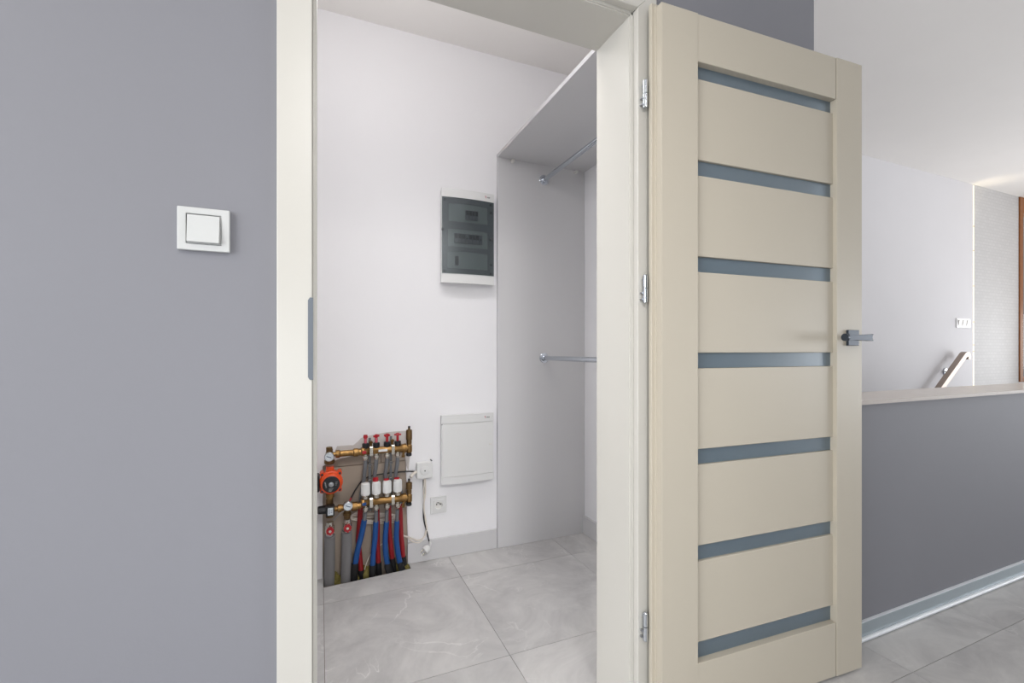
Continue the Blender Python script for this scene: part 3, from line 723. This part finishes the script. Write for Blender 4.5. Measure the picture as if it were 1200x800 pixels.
for i, x in enumerate(mx_):
    # red flow meter
    bm = bm_new(); lathe(bm, (x, MY, ZT+.014), (0, 0, 1), [(0, .013), (.004, .0155), (.022, .0155), (.024, .011)], 20); f = obj('flow_meter', bm, 'black', hm, smooth=True)
    bm = bm_new(); lathe(bm, (x, MY, ZT+.038), (0, 0, 1), [(0, .0065), (.02, .0065), (.026, .005)], 14); obj('sight_glass', bm, 'logo_red' if i < 2 else 'red', f, smooth=True)
    bm = bm_new(); k_ = Matrix.Translation((x, MY, ZT+.068))@Matrix.Rotation(.5*i, 4, 'Z')
    w_ = (.010, .015, .019, .021)[i]
    box(bm, -w_, w_, -.005, .005, -.005, .005, bev=.002); box(bm, -.005, .005, -w_*.8, w_*.8, -.004, .004, bev=.002); cyl(bm, (0, 0, -.008), (0, 0, .008), .007, n=12)
    if i < 1: cyl(bm, (0, 0, -.006), (0, 0, .009), .009, n=14)
    bmesh.ops.transform(bm, matrix=k_, verts=bm.verts); obj('meter_cap', bm, 'red', f)
    # outlet under the upper bar
    bm = bm_new(); lathe(bm, (x, MY-.002, ZT-.014), (0, 0, -1), [(0, .010), (.006, .010), (.007, .0135), (.020, .0135), (.022, .011), (.028, .009)], 6 if False else 16); obj('outlet', bm, 'nickel', hm, smooth=True, angle=25)
    # thermostat cap on the lower bar
    zc_ = ZL+.016
    bm = bm_new(); lathe(bm, (x, MY, zc_), (0, 0, 1), [(0, .012), (.003, .0165), (.014, .0165), (.018, .0185), (.022, .0175)], 22); v = obj('valve', bm, 'nickel', hm, smooth=True, angle=30)
    bm = bm_new(); lathe(bm, (x, MY, zc_+.020), (0, 0, 1), [(0, .0185), (.002, .020), (.050, .0195), (.055, .0185), (.057, .014)], 28)
    vc = obj('valve_cap', bm, 'plastic', v, smooth=True, angle=30)
    bm = bm_new()
    for k in range(24):
        an = 2*pi*k/24; cyl(bm, (x+.0197*cos(an), MY+.0197*sin(an), zc_+.026), (x+.0193*cos(an), MY+.0193*sin(an), zc_+.068), .0011, n=6)
    ob = obj('ribs', bm, 'plastic', v)
    if i in (1, 3, 2): bm = bm_new(); lathe(bm, (x-.002, MY+.012, zc_+.070), (0, 0, 1), [(0, .013), (.022 if i == 1 else .012, .013), (.024 if i == 1 else .013, .010)], 18); obj('red_collar', bm, 'red', v, smooth=True)
    bm = bm_new(); lathe(bm, (x, MY, ZL-.014), (0, 0, -1), [(0, .010), (.006, .010), (.007, .0135), (.022, .0135), (.024, .011), (.030, .009)], 16); obj('outlet', bm, 'nickel', hm, smooth=True, angle=25)
# holding brackets
for px in (434.7, 460):
    x = mp(px, 530).x
    bm = bm_new(); box(bm, x-.006, x+.006, 2.300, 2.303, .300, .655, bev=.001); box(bm, x-.007, x+.007, 2.290, 2.332, .44, .452); box(bm, x-.007, x+.007, 2.290, 2.332, .52, .532)
    br = obj('bracket', bm, 'grey_pipe', hm)
    for z in (ZT, ZL):
        bm = bm_new(); k = 12
        oa = [(MY+.046, z-.022), (MY-.019, z-.022), (MY-.0225, z-.016), (MY-.0225, z+.018), (MY-.017, z+.0235), (MY+.046, z+.0235)]
        ob_ = oa+[(MY+.046, z+.0215), (MY-.016, z+.0215), (MY-.0205, z+.0165), (MY-.0205, z-.015), (MY-.018, z-.020), (MY+.046, z-.020)]
        prism(bm, [ob_], 'X', x-.007, x+.007); obj('clamp', bm, 'nickel', br)
    for z in (.448, .526): C_('bolt', 'nickel', br, (x, 2.300, z), (x, 2.291, z), .0085, n=12)
    for dx in (.0,):
        bm = bm_new(); cyl(bm, (x, MY+.01, ZT+.02), (x, MY+.01, ZT+.046), .006, n=12); cyl(bm, (x, MY+.01, ZT+.034), (x, MY+.01, ZT+.042), .010, n=6); obj('clamp_screw', bm, 'brass', br)
# end pieces with air vents
xe = mp(479.4, 525).x
for z, top in ((ZT, .073), (ZL, .058)):
    bm = bm_new(); lathe(bm, (XB-.002, MY, z), (1, 0, 0), [(0, .022), (.010, .022), (.012, .014), (xe-XB+.004, .014)], 20)
    lathe(bm, (xe, MY, z-.024), (0, 0, 1), [(0, .011), (.004, .0145), (.020, .0150), (.036, .0145), (.040, .0105), (.046, .0105)], 20)
    v = obj('air_vent', bm, 'brass', hm, smooth=True, angle=30)
    bm = bm_new(); lathe(bm, (xe, MY, z+.020), (0, 0, 1), [(0, .0125), (.018, .0125), (.020, .0150), (top-.012, .0150), (top-.006, .0135), (top-.004, .0055), (top+.004, .0055)], 20); obj('vent_body', bm, 'brass_dark', v, smooth=True, angle=30)
    C_('vent_cap', 'black', v, (xe, MY, z+.02+top+.004), (xe, MY, z+.02+top+.012), .0055, n=14)
    bm = bm_new(); lathe(bm, (xe-.002, MY-.006, z-.026), (0, 0, -1), [(0, .013), (.010, .0135), (.013, .011)], 18); obj('drain_cap', bm, 'black', v, smooth=True)
    bm = bm_new(); tube(bm, [(xe-.018, MY-.006, z-.012), (xe-.028, MY-.012, z-.020), (xe-.030, MY-.014, z-.034)], .006, 10); cyl(bm, (xe-.030, MY-.014, z-.030), (xe-.030, MY-.014, z-.040), .0085, n=8); obj('drain_cock', bm, 'brass', v, smooth=True, angle=30)

# supply side: top pipe, left column
px_l = .0405
pu_ = thing('mixing_group', (px_l, MY, .10), 'brass pipework with mixing valve left of the manifold around the orange pump', 'pipework')
def lt_(name, m, o, ax, prof, n=24, parent=None, ang=30):
    bm = bm_new(); lathe(bm, o, ax, prof, n); return obj(name, bm, m, parent or pu_, smooth=True, angle=ang)
lt_('connecting_pipe', 'brass', (px_l+.012, MY, ZT-.002), (1, 0, 0), [(0, .010), (.012, .010), (.014, .018), (.030, .019), (.034, .0145), (XA-px_l-.048, .0145), (XA-px_l-.044, .0195), (XA-px_l-.026, .0195), (XA-px_l-.024, .0165), (XA-px_l-.013, .0165)])
lt_('top_elbow', 'brass_dark', (px_l, MY, .560), (0, 0, 1), [(0, .020), (.004, .0225), (.016, .0225), (.02, .0165), (.052, .0165), (.054, .0145), (.066, .0145), (.068, .006), (.069, .001)])
lt_('elbow_cap', 'brass_dark', (px_l-.001, MY, .622), (0, 0, 1), [(0, .0135), (.012, .0135), (.014, .012)])
def gauge(x, y, z, label, par):
    r = .0208
    bm = bm_new(); lathe(bm, (x, y, z), (0, -1, 0), [(0, .008), (.012, .008), (.013, r), (.024, r), (.026, r-.002), (.024, r-.003)], 28)
    gb = obj('gauge', bm, 'steel', par, smooth=True, angle=30)
    C_('dial', 'dial', gb, (x, y-.0235, z), (x, y-.0248, z), r-.003)
    bm = bm_new(); box(bm, x-.0105, x+.0105, y-.0256, y-.0250, z-.0018, z+.0018)
    bmesh.ops.rotate(bm, verts=bm.verts, cent=(x, y, z), matrix=Matrix.Rotation(R(22), 3, 'Y'))
    for k in range(9):
        an = pi*1.25-k*pi*1.5/8
        cyl(bm, (x+.0125*cos(an), y-.0250, z+.0125*sin(an)), (x+.0125*cos(an), y-.0256, z+.0125*sin(an)), .0010, n=6)
    obj('needle', bm, 'dial_blue', gb)
gauge(px_l-.002, MY-.013, .5975, '', pu_)
# below the pump
lt_('lower_union', 'brass', (px_l+.002, MY, .395), (0, 0, 1), [(0, .0145), (.010, .0145), (.012, .019), (.028, .019), (.03, .0145), (.050, .0145)])
lt_('mixing_valve', 'brass_dark', (px_l, MY, .315), (0, 0, 1), [(0, .016), (.02, .016), (.022, .020), (.038, .021), (.056, .021), (.060, .016), (.082, .016)])
zv = at(386, 594.5, MY).z
bm = bm_new(); lathe(bm, (px_l-.05, MY-.022, zv), (1, 0, 0), [(0, .014), (.004, .018), (.046, .0215), (.052, .0215)], 8); box(bm, px_l-.016, px_l+.020, MY-.058, MY-.02, zv-.022, zv+.022, bev=.003)
kn = obj('valve_head', bm, 'black', pu_)
B('valve_label', 'dial', kn, px_l-.008, px_l+.014, MY-.0592, MY-.0578, zv-.016, zv+.016)
B('label_mark', 'dial_blue', kn, px_l-.003, px_l-.0005, MY-.0598, MY-.0590, zv-.011, zv+.011); B('label_mark', 'dial_blue', kn, px_l+.004, px_l+.0105, MY-.0598, MY-.0590, zv+.002, zv+.004); B('label_mark', 'dial_blue', kn, px_l+.004, px_l+.0105, MY-.0598, MY-.0590, zv-.006, zv-.004)
lt_('return_pipe', 'brass', (px_l+.018, MY, ZL-.012), (1, 0, 0), [(0, .012), (.016, .012), (.018, .018), (.034, .018), (.036, .0135), (.062, .0135), (.063, .016), (XA-px_l-.060, .016), (XA-px_l-.058, .021), (XA-px_l-.036, .021), (XA-px_l-.034, .0165), (XA-px_l-.019, .0165)])
x2 = .117
lt_('tee', 'brass_dark', (x2, MY, .300), (0, 0, 1), [(0, .0145), (.012, .0145), (.014, .018), (.026, .018), (.028, .0145), (.066, .0165), (.07, .012), (.074, .012)])
gauge(x2+.002, MY-.012, at(407, 592.8, MY-.03).z, '', pu_)
def ball_valve(x, z):
    b_ = lt_('ball_valve', 'nickel', (x, MY, z-.026), (0, 0, 1), [(0, .017), (.010, .0175), (.012, .0205), (.038, .0205), (.04, .0165), (.056, .0155)])
    bm = bm_new(); cyl(bm, (x, MY-.018, z), (x, MY-.030, z), .007, n=12); cyl(bm, (x, MY-.030, z), (x, MY-.036, z), .012, n=16)
    for k in range(7):
        an = 2*pi*k/7+.3; cyl(bm, (x+.013*cos(an), MY-.033, z+.016*sin(an)), (x+.0155*cos(an), MY-.033, z+.019*sin(an)), .0045, n=10)
    cyl(bm, (x, MY-.031, z), (x, MY-.035, z), .0165, n=24)
    wv = obj('valve_wheel', bm, 'red', b_); 
    C_('wheel_screw', 'nickel', wv, (x, MY-.035, z), (x, MY-.039, z), .006, n=12)
ball_valve(px_l+.002, at(386, 621, MY-.02).z); ball_valve(x2, at(407, 617.5, MY-.02).z)
# pump
pz = .482; pxx = .0465
pu = thing('circulation_pump', (pxx, MY, pz), 'orange circulation pump with black round faceplate at the left of the pipes', 'pump')
bm = bm_new()
lathe(bm, (pxx, MY+.03, pz), (0, -1, 0), [(0, .036), (.010, .046), (.045, .047), (.050, .0505), (.062, .0505), (.066, .046), (.088, .0445), (.094, .041), (.096, .037)], 36)
cyl(bm, (pxx-.004, MY, pz), (pxx-.004, MY, pz+.066), .020, .017, n=24); cyl(bm, (pxx-.002, MY, pz), (pxx-.002, MY, pz-.060), .020, .017, n=24)
for sx_, sz_ in ((-1, 1), (1, 1), (-1, -1), (1, -1)):
    cyl(bm, (pxx+sx_*.037, MY+.02, pz+sz_*.037), (pxx+sx_*.037, MY-.028, pz+sz_*.037), .010, n=14)
obj('housing', bm, 'orange', pu, smooth=True, angle=35)
for sx_, sz_ in ((-1, 1), (1, 1), (-1, -1), (1, -1)): C_('bolt', 'dark_metal', pu, (pxx+sx_*.037, MY-.028, pz+sz_*.037), (pxx+sx_*.037, MY-.034, pz+sz_*.037), .0055, n=8)
fp = lt_('faceplate', 'black', (pxx, MY-.064, pz), (0, -1, 0), [(0, .0365), (.004, .0365), (.006, .034)], 36, pu)
lt_('vent_screw', 'steel', (pxx, MY-.069, pz), (0, -1, 0), [(0, .0105), (.003, .0105), (.004, .008)], 20, fp)
bm = bm_new()
for k in range(5): box(bm, pxx-.028+.0012*k, pxx-.023+.0012*k, MY-.0706, MY-.0698, pz+.010-.0055*k, pz+.0135-.0055*k)
for k in range(4): box(bm, pxx-.010, pxx+.010-.003*k, MY-.0706, MY-.0698, pz-.018-.004*k, pz-.0165-.004*k)
for k in range(3): box(bm, pxx+.017, pxx+.027-.002*k, MY-.0706, MY-.0698, pz+.008-.006*k, pz+.0095-.006*k)
obj('faceplate_print', bm, 'breaker', fp)
bm = bm_new(); box(bm, pxx-.100, pxx-.047, MY-.048, MY+.022, pz-.036, pz+.036, bev=.006); obj('terminal_box', bm, 'black', pu)

# insulated riser pipes
for px, lab, x, zt2 in ((386.5, 'thick grey insulated riser pipe, leftmost in the pipe recess below the pump', px_l+.001, at(386, 627, MY).z), (406.5, 'thick grey insulated riser pipe below the lower round gauge', x2-.002, at(406, 622, MY).z)):
    rp = thing('insulated_pipe', (x, MY+.03, -.05), lab, 'pipe', 'insulated riser pipes')
    T('sleeve', 'foam', rp, [(x-.002, MY+.052, -.06), (x-.001, MY+.045, .02), (x, MY+.020, .14), (x, MY, zt2)], .0235, 20)
    C_('pipe_end', 'steel', rp, (x, MY, zt2-.004), (x, MY, zt2+.012), .0145, n=16)
# loops to the floor heating
names = ['leftmost', 'second from the left', 'third from the left', 'rightmost']
blue_pts = [[(428, 600), (427, 609), (424, 625), (419, 645), (416, 664)], [(441, 599), (440.6, 611), (439.5, 630), (437.4, 650), (436.8, 666)], [(453.4, 598), (453, 611), (451.6, 630), (452, 648), (454.5, 664)], [(465.6, 597), (465.2, 610), (464.6, 630), (466.4, 648), (469.5, 662)]]
blk_end = [(414.8, 679), (436, 679), (458, 676), (473, 671)]
def tubes(P, n, y0, y1):
    return [at(px, py, y0+(y1-y0)*i/(len(P)-1)) for i, (px, py) in enumerate(P)]
for i, P in enumerate(blue_pts):
    lp = thing('blue_pipe', tuple(at(*P[-1], 2.29)), 'blue sleeved heating pipe with black end, '+names[i]+' of the four', 'pipe', 'blue heating pipes')
    pts = tubes(P, 0, MY, MY+.022); 
    T('bare_pipe', 'grey_pipe', lp, [pts[0], pts[0]*.5+pts[1]*.5, pts[1]-Vector((0, 0, .01))], .0088, 12)
    T('sleeve', 'blue_pipe', lp, pts[1:], .0125 if i else .013, 14)
    e_ = at(*blk_end[i], MY+.045); e_.z = -.03
    mid = pts[-1]*.45+e_*.55
    T('end_sleeve', 'dark_rubber', lp, [pts[-1]+Vector((0, 0, .018)), pts[-1], mid, e_], .0158, 14)
red_pts = [[(422.6, 594), (421.5, 612), (420, 632), (421.6, 652), (423.2, 671)], [(441.8, 596), (442.4, 615), (442.5, 632), (443, 648), (443.6, 662)], [(455.6, 592), (456, 608), (456.6, 626), (458.4, 642), (460, 657)], [(468.8, 590), (469.3, 606), (470, 625), (471.4, 641), (472.4, 655)]]
red_end = [(424, 680), (444.4, 674), (462, 672), (475, 669)]
for i, P in enumerate(red_pts):
    lp = thing('red_pipe', tuple(at(*P[-1], 2.31)), 'red sleeved heating pipe behind the blue ones, '+names[i]+' of the four', 'pipe', 'red heating pipes')
    pts = tubes(P, 0, 2.292, 2.300)
    x = mx_[i]
    zo = ZT-.040
    T('bare_pipe', 'grey_pipe', lp, [(x, MY-.002, zo), (x-.002, MY+.004, zo-.04), (x-.005, MY+.026, zo-.10), (pts[0].x+.002, 2.285, ZL+.03), pts[0]], .0092, 12)
    T('sleeve', 'red_pipe', lp, pts, .0118, 14)
    e_ = at(*red_end[i], 2.31); e_.z = -.03
    T('end_sleeve', 'dark_rubber', lp, [pts[-1]+Vector((0, 0, .014)), pts[-1], pts[-1]*.5+e_*.5, e_], .0145, 14)

# cables in the recess
def cable(name, m, pts, r, label):
    o = T(name, m, None, pts, r, 8); return tag(o, label, 'cable')
cable('black_cable', 'cable_black', [AP(411.5, 583, 2.295), AP(417, 573, 2.298), AP(424, 563.5, 2.318), AP(432, 558.5, 2.322), AP(443, 556, 2.324), AP(462, 553.5, 2.318), AP(480, 552.2, 2.322), AP(489, 552.6, 2.318)], .0034, 'black cable running behind the grey pipes to the junction box')
cable('sensor_lead', 'red', [AP(408.5, 589.5, 2.285), AP(410.2, 586, 2.288), AP(411.5, 583.2, 2.294)], .0042, 'short red sensor lead at the start of the black cable')
cable('capillary_tube', 'steel', [AP(405, 597, 2.222), AP(399, 601, 2.226), AP(394, 606, 2.232), AP(391, 609.5, 2.24)], .0016, 'thin silver capillary below the lower round gauge')
coil = []
for k in range(30):
    t = k/29*4*pi
    coil.append(AP(411.5+(25.5+1.4*sin(k*.9))*(1-cos(t))+0*k, 607.5+3.6*sin(t)*(1-.1*sin(k*1.3))-.12*k, 2.322+.006*sin(k*1.1)))
cable('coiled_cable', 'cable_white', coil, .0030, 'white cable coiled behind the tops of the blue pipes')
cable('coiled_cable', 'cable_white', [p+Vector((.004, -.006, -.011+.004*sin(i))) for i, p in enumerate(coil[2:22])], .0022, 'thinner grey-white cable loop below the coil behind the blue pipes')
cable('loose_wire', 'cable_white', [AP(462, 628, 2.333), AP(456, 632, 2.328), AP(449, 636.5, 2.325), AP(441, 642, 2.325), AP(434, 650, 2.322), AP(429, 661, 2.315), AP(426.5, 671, 2.31)], .0020, 'thin cream wire hanging diagonally between the blue pipes to the floor')
cable('loose_wire', 'cable_white', [AP(423, 599, 2.32), AP(416, 601, 2.315), AP(411, 606, 2.315), AP(408.5, 612, 2.31)], .0022, 'thin white wire curving beside the lower gauge to the left')
